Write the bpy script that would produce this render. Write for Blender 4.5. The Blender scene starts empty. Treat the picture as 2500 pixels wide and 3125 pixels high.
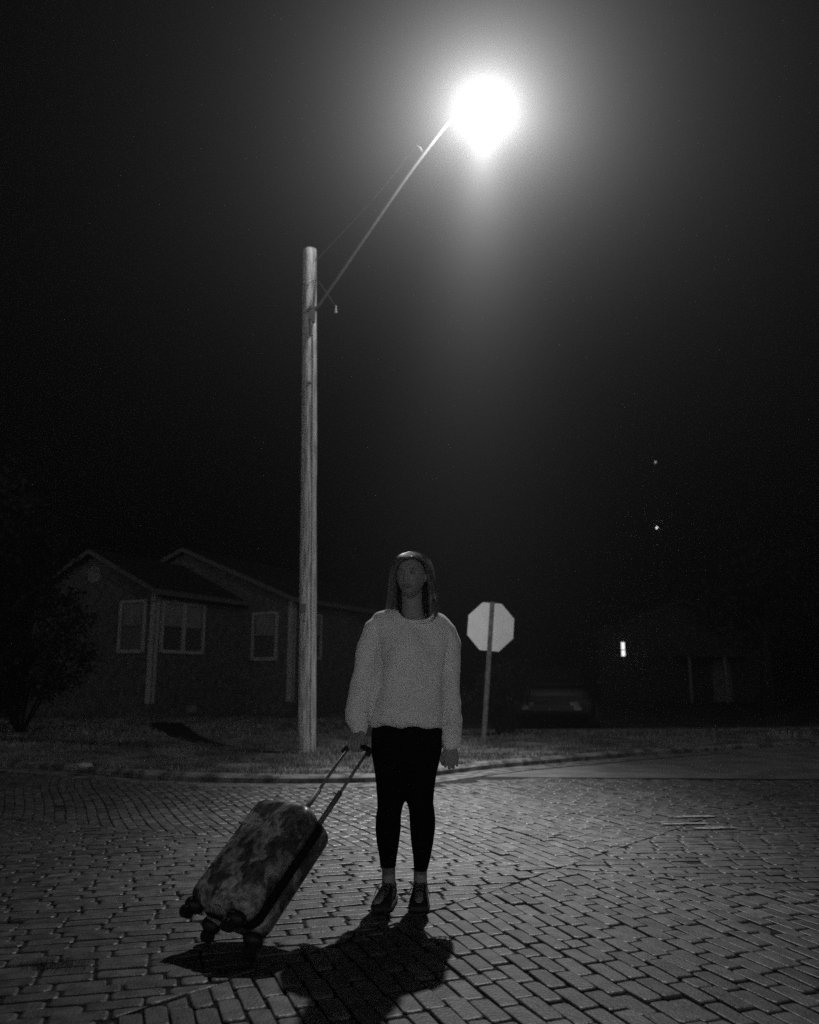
import bpy, bmesh, math, random
import numpy as np
from mathutils import Vector, Matrix, noise
random.seed(7); rng = np.random.default_rng(7)
R = math.radians
# ---------------------------------------------------------------- camera, world, exposure
scn = bpy.context.scene
cam_d = bpy.data.cameras.new('camera'); cam = bpy.data.objects.new('camera', cam_d)
scn.collection.objects.link(cam); scn.camera = cam
cam.location = (0, 0, 1.05); cam.rotation_euler = (math.pi/2 + math.atan(512/2500), 0, 0)
cam_d.sensor_fit = 'HORIZONTAL'; cam_d.sensor_width = 24.0; cam_d.lens = 24.0
cam_d.clip_start = .05; cam_d.clip_end = 2000
cam_d.dof.use_dof = True; cam_d.dof.focus_distance = 4.0; cam_d.dof.aperture_fstop = 1.9
FILL_GLOW, SKY_BASE = .92, .0002
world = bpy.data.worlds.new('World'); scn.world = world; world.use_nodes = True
bgn = world.node_tree.nodes['Background']
world.cycles.sampling_method = 'NONE'
# night sky: nearly black overhead and ahead; a low fill glow is added behind the camera for frontal light
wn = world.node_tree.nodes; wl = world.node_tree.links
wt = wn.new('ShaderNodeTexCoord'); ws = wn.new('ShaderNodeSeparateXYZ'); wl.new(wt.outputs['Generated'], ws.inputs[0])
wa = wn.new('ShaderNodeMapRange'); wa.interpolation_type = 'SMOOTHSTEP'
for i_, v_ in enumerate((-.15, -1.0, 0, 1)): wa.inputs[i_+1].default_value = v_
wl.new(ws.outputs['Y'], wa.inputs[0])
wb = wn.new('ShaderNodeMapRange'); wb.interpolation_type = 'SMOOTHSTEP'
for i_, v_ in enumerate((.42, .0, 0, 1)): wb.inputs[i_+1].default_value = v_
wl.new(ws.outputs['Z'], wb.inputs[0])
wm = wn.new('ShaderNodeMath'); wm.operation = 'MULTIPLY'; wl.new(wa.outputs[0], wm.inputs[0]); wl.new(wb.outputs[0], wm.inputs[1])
wm2 = wn.new('ShaderNodeMath'); wm2.operation = 'MULTIPLY_ADD'; wm2.inputs[1].default_value = FILL_GLOW; wm2.inputs[2].default_value = SKY_BASE
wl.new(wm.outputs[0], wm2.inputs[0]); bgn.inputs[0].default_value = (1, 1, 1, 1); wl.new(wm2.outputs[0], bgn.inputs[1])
scn.view_settings.view_transform = 'Standard'; scn.view_settings.look = 'None'
scn.view_settings.gamma = 1; scn.view_settings.exposure = 0
cy = scn.cycles
cy.max_bounces = 5; cy.diffuse_bounces = 3; cy.glossy_bounces = 2; cy.transmission_bounces = 3
cy.volume_bounces = 0; cy.transparent_max_bounces = 6
cy.use_adaptive_sampling = False; cy.use_denoising = False
cy.sample_clamp_indirect = 1
LAMP = Vector((1.08, 10.4, 9.05))
LAMP_W, BARE, FOG_D, FOG_G = 7800, .052, .0076, .86

# ---------------------------------------------------------------- helpers
def link(o): scn.collection.objects.link(o); return o
def tag(o, label=None, cat=None, group=None, kind=None):
    if label: o['label'] = label
    if cat: o['category'] = cat
    if group: o['group'] = group
    if kind: o['kind'] = kind
    return o
def empty(name, loc=(0, 0, 0), rz=0, **k):
    o = bpy.data.objects.new(name, None); link(o); o.location = loc; o.rotation_euler = (0, 0, rz)
    o.empty_display_size = .2
    return tag(o, **k)
class MB:
    def __init__(s): s.v = []; s.f = []
    def add(s, vs, fs):
        n = len(s.v); s.v += [tuple(p) for p in vs]; s.f += [tuple(i+n for i in f) for f in fs]; return s
    def box(s, a, b, m=None):
        x0, y0, z0 = a; x1, y1, z1 = b
        vs = [Vector(p) for p in ((x0,y0,z0),(x1,y0,z0),(x1,y1,z0),(x0,y1,z0),(x0,y0,z1),(x1,y0,z1),(x1,y1,z1),(x0,y1,z1))]
        if m is not None: vs = [m @ p for p in vs]
        return s.add(vs, [(3,2,1,0),(4,5,6,7),(0,1,5,4),(1,2,6,5),(2,3,7,6),(3,0,4,7)])
    def rings(s, rs, cap=True, m=None):
        n = len(rs[0]); vs = [Vector(p) for r in rs for p in r]
        if m is not None: vs = [m @ p for p in vs]
        fs = []
        for k in range(len(rs)-1):
            for i in range(n):
                j = (i+1) % n; fs.append((k*n+i, k*n+j, (k+1)*n+j, (k+1)*n+i))
        if cap: fs.append(tuple(range(n))[::-1]); fs.append(tuple((len(rs)-1)*n+i for i in range(n)))
        return s.add(vs, fs)
    def tube(s, pts, rad, n=10, round_=False, flat=1.0, up=None):
        pts = [Vector(p) for p in pts]
        if not isinstance(rad, (list, tuple)): rad = [rad]*len(pts)
        if round_:
            d0 = (pts[0]-pts[1]).normalized(); d1 = (pts[-1]-pts[-2]).normalized()
            r0, r1 = rad[0], rad[-1]
            pts = [pts[0]+d0*r0*.97, pts[0]+d0*r0*.7] + pts + [pts[-1]+d1*r1*.7, pts[-1]+d1*r1*.97]
            rad = [r0*.25, r0*.72] + list(rad) + [r1*.72, r1*.25]
        rs = []; ref = Vector(up) if up is not None else None
        for k, p in enumerate(pts):
            a = pts[max(k-1, 0)]; b = pts[min(k+1, len(pts)-1)]; t = (b-a).normalized()
            if ref is None: ref = Vector((0, 0, 1)) if abs(t.z) < .9 else Vector((0, 1, 0))
            u = ref.cross(t)
            if u.length < 1e-4: u = Vector((1, 0, 0)).cross(t)
            u.normalize(); w = t.cross(u)
            rs.append([p + u*math.cos(2*math.pi*i/n)*rad[k] + w*math.sin(2*math.pi*i/n)*rad[k]*flat for i in range(n)])
        return s.rings(rs)
    def ell(s, c, r, nu=20, nv=12, m=None):
        c = Vector(c); rs = []
        for k in range(1, nv):
            t = math.pi*k/nv
            rs.append([c + Vector((r[0]*math.sin(t)*math.cos(2*math.pi*i/nu), r[1]*math.sin(t)*math.sin(2*math.pi*i/nu), -r[2]*math.cos(t))) for i in range(nu)])
        return s.rings(rs, m=m)
    def zloft(s, rows, n=28, e=2.3, cap=True):
        """rows: (z, xl, xr, yf, yb) superelliptic horizontal sections"""
        rs = []
        for z, xl, xr, yf, yb in rows:
            cx, rx, c2, ry = (xl+xr)/2, (xr-xl)/2, (yf+yb)/2, (yb-yf)/2; r = []
            for i in range(n):
                a = 2*math.pi*i/n; ca, sa = math.cos(a), math.sin(a)
                r.append((cx+rx*math.copysign(abs(ca)**(2/e), ca), c2+ry*math.copysign(abs(sa)**(2/e), sa), z))
            rs.append(r)
        return s.rings(rs, cap)
    def mesh(s, name):
        me = bpy.data.meshes.new(name); me.from_pydata(s.v, [], s.f); me.update(); return me
    def build(s, name, mat=None, parent=None, smooth=False, bevel=0, **k):
        me = s.mesh(name); o = link(bpy.data.objects.new(name, me))
        if mat: me.materials.append(mat)
        if smooth: me.shade_smooth()
        if bevel:
            b = o.modifiers.new('b', 'BEVEL'); b.width = bevel; b.segments = 2; b.limit_method = 'ANGLE'; b.angle_limit = R(35)
        if parent: o.parent = parent
        return tag(o, **k)
def remesh(mb, name, voxel, mat, smooth=2, parent=None, fn=None):
    me = mb.mesh(name); o = link(bpy.data.objects.new(name, me))
    m = o.modifiers.new('r', 'REMESH'); m.mode = 'VOXEL'; m.voxel_size = voxel
    if smooth:
        m = o.modifiers.new('s', 'SMOOTH'); m.factor = .5; m.iterations = smooth
    dg = bpy.context.evaluated_depsgraph_get()
    me2 = bpy.data.meshes.new_from_object(o.evaluated_get(dg)); o.modifiers.clear(); o.data = me2
    bpy.data.meshes.remove(me); me2.name = name
    me2.materials.clear(); me2.materials.append(mat)
    if fn: fn(me2)
    me2.shade_smooth()
    if parent: o.parent = parent
    return o
def smoothpath(pts, k=8):
    pts = [Vector(p) for p in pts]; out = []
    P = [pts[0]*2-pts[1]] + pts + [pts[-1]*2-pts[-2]]
    for i in range(1, len(P)-2):
        for j in range(k):
            t = j/k; a, b, c, d = P[i-1:i+3]
            out.append(.5*((2*b)+(c-a)*t+(2*a-5*b+4*c-d)*t*t+(3*b-a-3*c+d)*t**3))
    return out + [pts[-1]]
# ---------------------------------------------------------------- materials (black and white film: all neutral greys)
def mat(name, col, rough=.7, var=0, scale=8, bump=0, bscale=40, spec=.5, metal=0, stretch=(1, 1, 1), detail=4, attr=None, lo=.4, hi=.6, sheen=0):
    m = bpy.data.materials.new(name); m.use_nodes = True; nt = m.node_tree; N = nt.nodes; L = nt.links
    b = N['Principled BSDF']
    b.inputs['Roughness'].default_value = rough; b.inputs['Metallic'].default_value = metal
    b.inputs['Specular IOR Level'].default_value = spec
    if sheen: b.inputs['Sheen Weight'].default_value = sheen; b.inputs['Sheen Roughness'].default_value = .4
    tc = N.new('ShaderNodeTexCoord'); mp = N.new('ShaderNodeMapping'); mp.inputs['Scale'].default_value = stretch
    L.new(tc.outputs['Object'], mp.inputs[0])
    b.inputs['Base Color'].default_value = (col, col, col, 1)
    out = None
    if var:
        n = N.new('ShaderNodeTexNoise'); n.inputs['Scale'].default_value = scale; n.inputs['Detail'].default_value = detail
        L.new(mp.outputs[0], n.inputs[0])
        r = N.new('ShaderNodeMapRange'); r.inputs[1].default_value = lo; r.inputs[2].default_value = hi
        r.inputs[3].default_value = col*(1-var); r.inputs[4].default_value = col*(1+var)
        L.new(n.outputs[0], r.inputs[0]); out = r.outputs[0]
    if attr:
        a = N.new('ShaderNodeAttribute'); a.attribute_name = attr
        mu = N.new('ShaderNodeMath'); mu.operation = 'MULTIPLY'; L.new(a.outputs['Fac'], mu.inputs[0])
        if out is not None: L.new(out, mu.inputs[1])
        else: mu.inputs[1].default_value = col
        out = mu.outputs[0]
    if out is not None: L.new(out, b.inputs['Base Color'])
    if bump:
        n2 = N.new('ShaderNodeTexNoise'); n2.inputs['Scale'].default_value = bscale; n2.inputs['Detail'].default_value = 6
        L.new(mp.outputs[0], n2.inputs[0]); bp = N.new('ShaderNodeBump'); bp.inputs['Strength'].default_value = bump
        bp.inputs['Distance'].default_value = .01
        L.new(n2.outputs[0], bp.inputs['Height']); L.new(bp.outputs[0], b.inputs['Normal'])
    return m
def emis(name, s, col=1, samp='NONE'):
    m = bpy.data.materials.new(name); m.use_nodes = True; nt = m.node_tree
    b = nt.nodes['Principled BSDF']; b.inputs['Base Color'].default_value = (col, col, col, 1)
    b.inputs['Emission Color'].default_value = (1, 1, 1, 1); b.inputs['Emission Strength'].default_value = s; m.cycles.emission_sampling = samp; return m
M = dict(
    brick=mat('brick_paver', .10, .44, .3, 14, .28, 90, .6, attr='tone'),
    mortar=mat('joint_dirt', .028, .95, .3, 20, .6, 60, .1),
    concrete=mat('old_concrete', .12, .85, .5, 7, .5, 70, .3),
    asphalt=mat('side_street_asphalt', .14, .8, .22, 2.2, .5, 120, .4),
    soil=mat('lawn_soil', .12, .95, .5, 2.2, .8, 25, .1),
    ground=mat('far_ground', .05, .95, .4, 1.2, 0, 1, .1),
    dstrip=mat('dark_lawn_strip', .018, .95, .3, 3, .8, 25, .1),
    grass=mat('lawn_grass', .15, .7, .4, 1.1, 0, 1, .3, attr='tone'),
    wood=mat('weathered_pole_wood', .54, .8, .55, 7, .9, 26, .25, stretch=(6, 6, .35), lo=.36, hi=.64),
    steel=mat('galvanised_steel', .13, .6, .15, 20, .1, 60, .3),
    armsteel=mat('dull_arm_steel', .12, .7, .15, 20, 0, 1, .2), wtrim=mat('window_frame_paint', .27, .6, .08, 6, 0, 1, .3),
    hair2=mat('hair_strand', .17, .36, 0, 1, 0, 1, 1.0),
    dsteel=mat('dark_iron', .07, .55, .2, 20, 0, 1, .5),
    ins=mat('porcelain', .6, .3),
    signback=mat('sign_back_aluminium', .8, .6, .05, 3, .05, 40, .3),
    signpost=mat('sign_post_steel', .13, .6, .3, 20, .1, 60, .4),
    siding=mat('brick_wall_dark', .07, .85, .25, 6, .3, 40, .2),
    trim=mat('white_trim', .075, .6, .08, 6, 0, 1, .3),
    roof=mat('roof_shingle', .018, .9, .3, 12, .5, 40, .2),
    glass=mat('window_glass', .06, .25, 0, 1, 0, 1, .5),
    blind=mat('window_blind', .16, .8, .1, 3, 0, 1, .2),
    skin=mat('skin', .29, .5, .06, 12, .08, 300, .35),
    sweater=mat('knit_sweater', .84, .92, .06, 9, .12, 260, .15, sheen=.5),
    leg=mat('black_leggings', .0035, .9, .1, 20, 0, 1, .06),
    hair=mat('brown_hair', .10, .42, .25, 30, .2, 200, 1.0, stretch=(4, 4, .3)),
    sock=mat('sock', .16, .9, .1, 40, .2, 200, .1),
    shoe=mat('dark_sneaker', .022, .8, .2, 30, .2, 200, .2),
    sole=mat('shoe_sole', .03, .7), lace=mat('shoe_lace', .12, .8),
    eye=mat('eye', .22, .4), lip=mat('lip', .21, .45),
    black=mat('black_plastic', .012, .5, .1, 20, 0, 1, .4), rubber=mat('wheel_rubber', .01, .7, 0, 1, 0, 1, .3),
    zip=mat('zip_tape', .008, .9, 0, 1, .3, 300, .1), alu=mat('handle_aluminium', .17, .55, 0, 1, 0, 1, .5),
    chrome=mat('chrome', .6, .2, metal=1), paint=mat('dry_paint', .26, .8, .4, 20, .2, 50, .3),
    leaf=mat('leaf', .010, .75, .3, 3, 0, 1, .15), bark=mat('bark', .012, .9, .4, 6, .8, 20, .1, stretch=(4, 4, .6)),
    carp=mat('car_paint', .005, .45, 0, 1, 0, 1, .25), carg=mat('car_glass', .01, .15), carl=mat('headlamp_glass', .11, .35, .2, 20, 0, 1, .5),
)
# suitcase shell: printed blotches of a darker tone over a mid grey, glossy
def shell_mat():
    m = bpy.data.materials.new('printed_shell'); m.use_nodes = True; nt = m.node_tree; N = nt.nodes; L = nt.links
    b = N['Principled BSDF']; tc = N.new('ShaderNodeTexCoord')
    def nz(sc, det, dist, lo, hi, a, c):
        n = N.new('ShaderNodeTexNoise'); n.inputs['Scale'].default_value = sc; n.inputs['Detail'].default_value = det; n.inputs['Distortion'].default_value = dist
        L.new(tc.outputs['Object'], n.inputs[0]); r = N.new('ShaderNodeMapRange')
        for i, v in enumerate((lo, hi, a, c)): r.inputs[i+1].default_value = v
        L.new(n.outputs[0], r.inputs[0]); return r.outputs[0]
    A = nz(10, 8, .8, .46, .535, .28, 1); B = nz(38, 6, .6, .36, .64, .5, 1.5); C_ = nz(5, 2, 0, .4, .6, .8, 1.4)
    m1 = N.new('ShaderNodeMath'); m1.operation = 'MULTIPLY'; L.new(A, m1.inputs[0]); L.new(B, m1.inputs[1])
    m2 = N.new('ShaderNodeMath'); m2.operation = 'MULTIPLY'; L.new(m1.outputs[0], m2.inputs[0]); L.new(C_, m2.inputs[1])
    m3 = N.new('ShaderNodeMath'); m3.operation = 'MULTIPLY'; m3.inputs[1].default_value = .19; L.new(m2.outputs[0], m3.inputs[0])
    L.new(m3.outputs[0], b.inputs['Base Color']); b.inputs['Roughness'].default_value = .33
    b.inputs['Specular IOR Level'].default_value = .4
    return m
M['shell'] = shell_mat()

# ---------------------------------------------------------------- setting: ground, road, kerb, lawn
def sheet(name, pts, z, m, **k):
    bm = bmesh.new(); vs = [bm.verts.new((x, y, z)) for x, y in pts]; f = bm.faces.new(vs)
    if f.normal.z < 0: f.normal_flip()
    bmesh.ops.triangulate(bm, faces=bm.faces[:]); me = bpy.data.meshes.new(name); bm.to_mesh(me); bm.free()
    for p in me.polygons:
        pass
    me.materials.append(m); o = link(bpy.data.objects.new(name, me))
    return tag(o, kind='structure', **k)
sheet('ground', [(-260, -120), (260, -120), (260, 320), (-260, 320)], -.12, M['ground'])
sheet('road_bed', [(-14, -6), (16, -6), (16, 9.6), (4, 9.35), (.5, 9.6), (-1, 8.95), (-2.5, 9.1), (-4, 10.2), (-8, 12), (-14, 14)], -.0115, M['mortar'])
KERB = [(-14, 14.6), (-9, 12.4), (-6.2, 11.15), (-4.36, 10.3), (-3.5, 9.72), (-2.6, 9.2), (-1.9, 9.03), (-1.17, 8.98), (-.45, 9.05), (.0, 9.3),
        (.45, 9.82), (1.05, 10.42), (2.18, 11.3), (3.28, 12.1), (5.35, 13.35), (9, 15.2), (16, 18.4)]
kp = smoothpath([(x, y, 0) for x, y in KERB], 10)
def offs(path, d):
    out = []
    for i, p in enumerate(path):
        t = (path[min(i+1, len(path)-1)]-path[max(i-1, 0)]).normalized(); out.append(p + Vector((-t.y, t.x, 0))*d)
    return out
KH = .065
# the kerb is cast in lengths with open joints and worn edges; each length follows the curve
mb = MB(); step = 22
cuts = list(range(0, len(kp)-1, step))
for ci, c0 in enumerate(cuts):
    seg = kp[c0:min(c0+step+1, len(kp))]
    if len(seg) < 3: continue
    sub = []
    for a, b in zip(seg[:-1], seg[1:]):
        for t in range(4): sub.append(a.lerp(b, t/4))
    sub.append(seg[-1]); sub[0] = sub[0].lerp(sub[1], .12); sub[-1] = sub[-1].lerp(sub[-2], .12)
    dz = random.uniform(-.006, .006); rs = []
    for i, p in enumerate(sub):
        t = (sub[min(i+1, len(sub)-1)]-sub[max(i-1, 0)]).normalized(); nrm = Vector((-t.y, t.x, 0))
        w = noise.noise(p*7)*.012 + noise.noise(p*23)*.006; e = max(0, noise.noise(p*2.3+Vector((5, 0, 0)))-.12)*.11
        rs.append([p+nrm*(-.002)+Vector((0, 0, -.1)), p+nrm*(-.001)+Vector((0, 0, KH*.55)), p+nrm*(.012+abs(w)+e)+Vector((0, 0, KH-.012+dz-e*.8)), p+nrm*(.035+abs(w)+e)+Vector((0, 0, KH+dz+w*.3-e*.3)),
                   p+nrm*.15+Vector((0, 0, KH+.004+dz)), p+nrm*.16+Vector((0, 0, -.1))])
    mb.rings(rs)
k_ = mb.build('kerb', M['concrete'], kind='structure')
# gutter pan in front of the kerb
mb = MB(); o1 = offs(kp, -.004); o2 = offs(kp, -.42)
for i in range(len(kp)-1):
    if kp[i].x > 4.5 or kp[i].x < -9: continue
    w1, w2 = noise.noise(kp[i]*2)*.05, noise.noise(kp[i+1]*2)*.05
    a, b = o2[i]+Vector((0, -w1, 0)), o2[i+1]+Vector((0, -w2, 0))
    mb.add([o1[i]+Vector((0, 0, -.012)), o1[i+1]+Vector((0, 0, -.012)), b+Vector((0, 0, -.006)), a+Vector((0, 0, -.006))], [(3, 2, 1, 0)])
mb.build('gutter', M['concrete'], kind='structure')
# side street, lighter than the bricks
back = [(p.x, p.y) for p in offs(kp, .02) if p.x > .2]
sheet('side_street', [(.2, 9.3), (1.45, 9.42), (2.9, 9.24), (4.34, 9.2), (9, 9.0), (18, 8.6), (18, 19.2)] + back[::-1], -.014, M['asphalt'])
# lawn behind the kerb
lawn = [(p.x, p.y) for p in offs(kp, .14)]
sheet('lawn', lawn + [(16, 19.5), (6, 17.0), (2.4, 16.6), (.5, 16.6), (-2.2, 19), (-2, 60), (-60, 60), (-60, 14.8)], KH-.012, M['soil'])
sheet('far_lawn', [(16, 19.9), (6, 17.5), (2.4, 17.1), (.5, 17.1), (-1.6, 19), (-1.4, 60), (-30, 90), (90, 90), (90, 22)], .02, M['ground'])
mb = MB()
sw = [Vector(p) for p in ((16, 19.7, 0), (6, 17.25, 0), (2.4, 16.85, 0), (.5, 16.85, 0), (-1.9, 19, 0), (-1.7, 60, 0))]
for a, b in zip(sw[:-1], sw[1:]):
    t = (b-a).normalized(); n_ = Vector((-t.y, t.x, 0))*.27
    mb.add([a-n_+Vector((0, 0, .074)), b-n_+Vector((0, 0, .074)), b+n_+Vector((0, 0, .074)), a+n_+Vector((0, 0, .074)),
            a-n_+Vector((0, 0, -.1)), b-n_+Vector((0, 0, -.1)), b+n_+Vector((0, 0, -.1)), a+n_+Vector((0, 0, -.1))], [(0, 1, 2, 3), (0, 4, 5, 1), (2, 6, 7, 3), (1, 5, 6, 2), (0, 3, 7, 4)])
mb.build('footpath', M['concrete'], kind='structure')
# a tapered near-black strip laid on the lawn
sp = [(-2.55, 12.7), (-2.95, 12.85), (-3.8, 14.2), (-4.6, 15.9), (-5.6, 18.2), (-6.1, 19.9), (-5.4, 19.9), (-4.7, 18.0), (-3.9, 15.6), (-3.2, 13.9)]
sheet('dark_strip', sp, KH-.008, M['dstrip'])

# ---- brick paving: every paver is real geometry, laid in four wedges that meet on diagonal seams
C0 = Vector((.86, 4.98))
def ang(p): return math.degrees(math.atan2(p[1]-C0.y, p[0]-C0.x)) % 360
S_UL, S_LL, S_LR, S_UR = 156.5, 229.5, 336.0, 50.0      # seam bearings seen from the centre
def gutter_y(x):
    xs = [-14, -9, -5, -3.42, -2.32, -1.1, .16, .9, 1.45, 2.7, 4.34, 9, 16]; ys = [13.6, 11.6, 10.1, 9.33, 8.72, 8.53, 8.6, 9.2, 9.38, 9.18, 9.15, 8.95, 8.6]
    return np.interp(x, xs, ys)
def wedge(a0, a1):
    def pl(a, s):
        d = Vector((math.cos(R(a)), math.sin(R(a)))); n = Vector((-d.y, d.x))*s; return n
    return [(pl(a0, 1), C0), (pl(a1, -1), C0)]
def clip(poly, n, c):
    out = []
    for i in range(len(poly)):
        a, b = poly[i], poly[(i+1) % len(poly)]; da, db = (a-c).dot(n)-.003, (b-c).dot(n)-.003
        if da >= 0: out.append(a)
        if (da >= 0) != (db >= 0): out.append(a.lerp(b, da/(da-db)))
    return out
def area(p): return .5*abs(sum(p[i].x*p[(i+1) % len(p)].y-p[(i+1) % len(p)].x*p[i].y for i in range(len(p))))
bv, bf, tone = [], [], []
def lay(a0, a1, course_deg, X0, X1, Y0, Y1):
    cl = wedge(a0, a1); d = R(course_deg); u = Vector((math.cos(d), math.sin(d))); w = Vector((-u.y, u.x))
    BL, BW = .193, .079
    cx = [(X0, Y0), (X0, Y1), (X1, Y0), (X1, Y1)]
    us = [Vector(c).dot(u) for c in cx]; ws = [Vector(c).dot(w) for c in cx]
    mid = (a0 + ((a1-a0) % 360)/2)
    for j in range(int(min(ws)/BW)-1, int(max(ws)/BW)+2):
        x = min(us)-.3 + random.uniform(0, .05) + (BL/2 if j % 2 else 0); wob = random.uniform(-.003, .003)
        while x < max(us)+.3:
            L_ = BL*random.uniform(.95, 1.04)
            if random.random() < .04: L_ *= .55
            cu, cw = x+L_/2, (j+.5)*BW + wob; x += L_
            curve = .03*math.sin(cu*.9+j*.004)+.02*math.sin(cu*2.3+1.3); cw += curve
            p = u*cu + w*cw
            if not (X0 < p.x < X1 and Y0 < p.y < Y1) or p.y > gutter_y(p.x): continue
            g_ = random.uniform(.002, .0045); hx, hy = L_/2-g_-random.uniform(0, .004), BW/2-g_*.9
            th = random.gauss(0, .012) + .027*math.cos(cu*.9)
            uu = u*math.cos(th)+w*math.sin(th); ww = w*math.cos(th)-u*math.sin(th); ch = random.uniform(.006, .016)
            base = [(-hx+ch, -hy), (hx-ch, -hy), (hx, -hy+ch*.8), (hx, hy-ch*.8), (hx-ch, hy), (-hx+ch, hy), (-hx, hy-ch*.8), (-hx, -hy+ch*.8)]
            poly = [p + uu*(a+random.gauss(0, .0012)) + ww*(b+random.gauss(0, .0012)) for a, b in base]
            for n, c in cl:
                poly = clip(poly, n, c)
                if len(poly) < 3: break
            if len(poly) < 3: continue
            A = area(poly)
            if A < .0022: continue
            cen = sum(poly, Vector((0, 0)))/len(poly)
            h = .006*noise.noise(Vector((p.x*.8, p.y*.8, 0))) + random.gauss(0, .0016) - .002; tx, ty = random.gauss(0, .013), random.gauss(0, .012)
            if random.random() < .03: h -= .007
            z = lambda q: h + (q-cen).x*tx + (q-cen).y*ty
            n0 = len(bv); n = len(poly)
            for q in poly: bv.append((q.x, q.y, -.04))
            for q in poly: bv.append((q.x, q.y, z(q)-.0042))
            for q in poly:
                q2 = cen + (q-cen)*(1-.0045/max((q-cen).length, .02)*1.0); bv.append((q2.x, q2.y, z(q2)-.0012))
            for q in poly:
                q2 = cen + (q-cen)*(1-.010/max((q-cen).length, .024)*1.0); bv.append((q2.x, q2.y, z(q2)))
            t = min(1.5, max(.5, random.gauss(1, .17)*(1+.25*noise.noise(Vector((p.x*1.1, p.y*1.1, 7))))))
            for k in range(3):
                for i in range(n):
                    i2 = (i+1) % n; bf.append((n0+k*n+i, n0+k*n+i2, n0+(k+1)*n+i2, n0+(k+1)*n+i))
            bf.append(tuple(n0+3*n+i for i in range(n)))
            tone.extend([t]*(4*n))
AX0, AX1, AY0, AY1 = -8.5, 8.5, .2, 12.5
lay(S_UR, S_UL, -66.5, AX0, AX1, AY0, AY1)
lay(S_UL, S_LL, 14.5, AX0, AX1, AY0, AY1)
lay(S_LL, S_LR, -69.0, AX0, AX1, AY0, AY1)
lay(S_LR, S_UR, 3.5, AX0, AX1, AY0, AY1)
me = bpy.data.meshes.new('brick_road'); me.from_pydata(bv, [], bf); me.update()
at = me.attributes.new('tone', 'FLOAT', 'POINT'); at.data.foreach_set('value', tone)
me.materials.append(M['brick']); tag(link(bpy.data.objects.new('brick_road', me)), kind='structure')

# ---- grass on the lawn
def inside(p, poly):
    c = False; n = len(poly)
    for i in range(n):
        x1, y1 = poly[i]; x2, y2 = poly[(i+1) % n]
        if (y1 > p[1]) != (y2 > p[1]) and p[0] < (x2-x1)*(p[1]-y1)/(y2-y1)+x1: c = not c
    return c
kx = [p.x for p in kp]; ky = [p.y for p in kp]
gv, gf, gt = [], [], []
def blade(x, y, z, h, w, t, lean=.5):
    a = random.uniform(0, 6.283); b = random.uniform(0, 6.283); l = random.uniform(.1, lean)*h
    n0 = len(gv); c, s = math.cos(a)*w/2, math.sin(a)*w/2; dx, dy = math.cos(b)*l, math.sin(b)*l
    gv.extend([(x-c, y-s, z), (x+c, y+s, z), (x+c*.7+dx*.35, y+s*.7+dy*.35, z+h*.6), (x-c*.7+dx*.35, y-s*.7+dy*.35, z+h*.6), (x+dx, y+dy, z+h)])
    gf.extend([(n0, n0+1, n0+2, n0+3), (n0+3, n0+2, n0+4)]); gt.extend([t]*5)
def scatter(n, X0, X1, Y0, Y1, h0, h1, w):
    for _ in range(n):
        x, y = random.uniform(X0, X1), random.uniform(Y0, Y1)
        if y < np.interp(x, kx, ky)+.17 or (x > -1.5 and y > 16.5): continue
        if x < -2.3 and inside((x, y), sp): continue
        c = noise.noise(Vector((x*1.3, y*1.3, 3)))+.5*noise.noise(Vector((x*4, y*4, 9)))
        if c < random.uniform(-.5, .35): continue
        blade(x, y, KH-.015, random.uniform(h0, h1)*(1+c*.6), w*random.uniform(.7, 1.3), random.uniform(.7, 1.4), .9)
scatter(42000, -6, 3.5, 9.0, 11.5, .02, .07, .007)
scatter(30000, -8, 6, 11.5, 14.5, .025, .08, .010)
scatter(22000, -10, 8, 14.5, 22, .03, .1, .016)
for _ in range(3600):   # longer tufts hanging over the kerb
    i = random.uniform(2*10, 13*10); p = kp[int(i)]
    if noise.noise(p*2.2) < 0: continue
    blade(p.x+random.uniform(-.02, .03), p.y+.16+random.uniform(-.03, .06), KH-.01, random.uniform(.03, .09), .007, random.uniform(.6, 1.9), 1.2)
me = bpy.data.meshes.new('lawn_grass'); me.from_pydata(gv, [], gf); me.update()
at = me.attributes.new('tone', 'FLOAT', 'POINT'); at.data.foreach_set('value', gt); me.materials.append(M['grass'])
tag(link(bpy.data.objects.new('lawn_grass', me)), 'short patchy grass on the lawn behind the kerb', 'grass', kind='stuff')
# weeds in the paving at lower left
gv, gf, gt = [], [], []
for _ in range(420):
    x, y = random.gauss(-1.33, .07), random.gauss(3.36, .035); blade(x, y, -.012, random.uniform(.01, .035), .0025, random.uniform(.12, .4), 1.3)
me = bpy.data.meshes.new('weed_tuft'); me.from_pydata(gv, [], gf); me.update()
at = me.attributes.new('tone', 'FLOAT', 'POINT'); at.data.foreach_set('value', gt); me.materials.append(M['grass'])
tag(link(bpy.data.objects.new('weeds', me)), 'low dark weeds growing between the bricks at lower left', 'weeds', kind='stuff')
# loose chunk of concrete at the left end of the kerb
mb = MB(); bm = bmesh.new(); bmesh.ops.create_icosphere(bm, subdivisions=2, radius=1)
for v in bm.verts:
    v.co = Vector((v.co.x*.14, v.co.y*.07, v.co.z*.045))*(1+.3*noise.noise(v.co*2.1))
me = bpy.data.meshes.new('kerb_chunk'); bm.to_mesh(me); bm.free(); me.materials.append(M['paint'])
o = link(bpy.data.objects.new('kerb_chunk', me)); o.location = (-3.72, 9.72, KH+.02); o.rotation_euler = (0, 0, -.4)
tag(o, 'pale broken chunk lying on the left end of the kerb', 'rubble')
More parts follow.
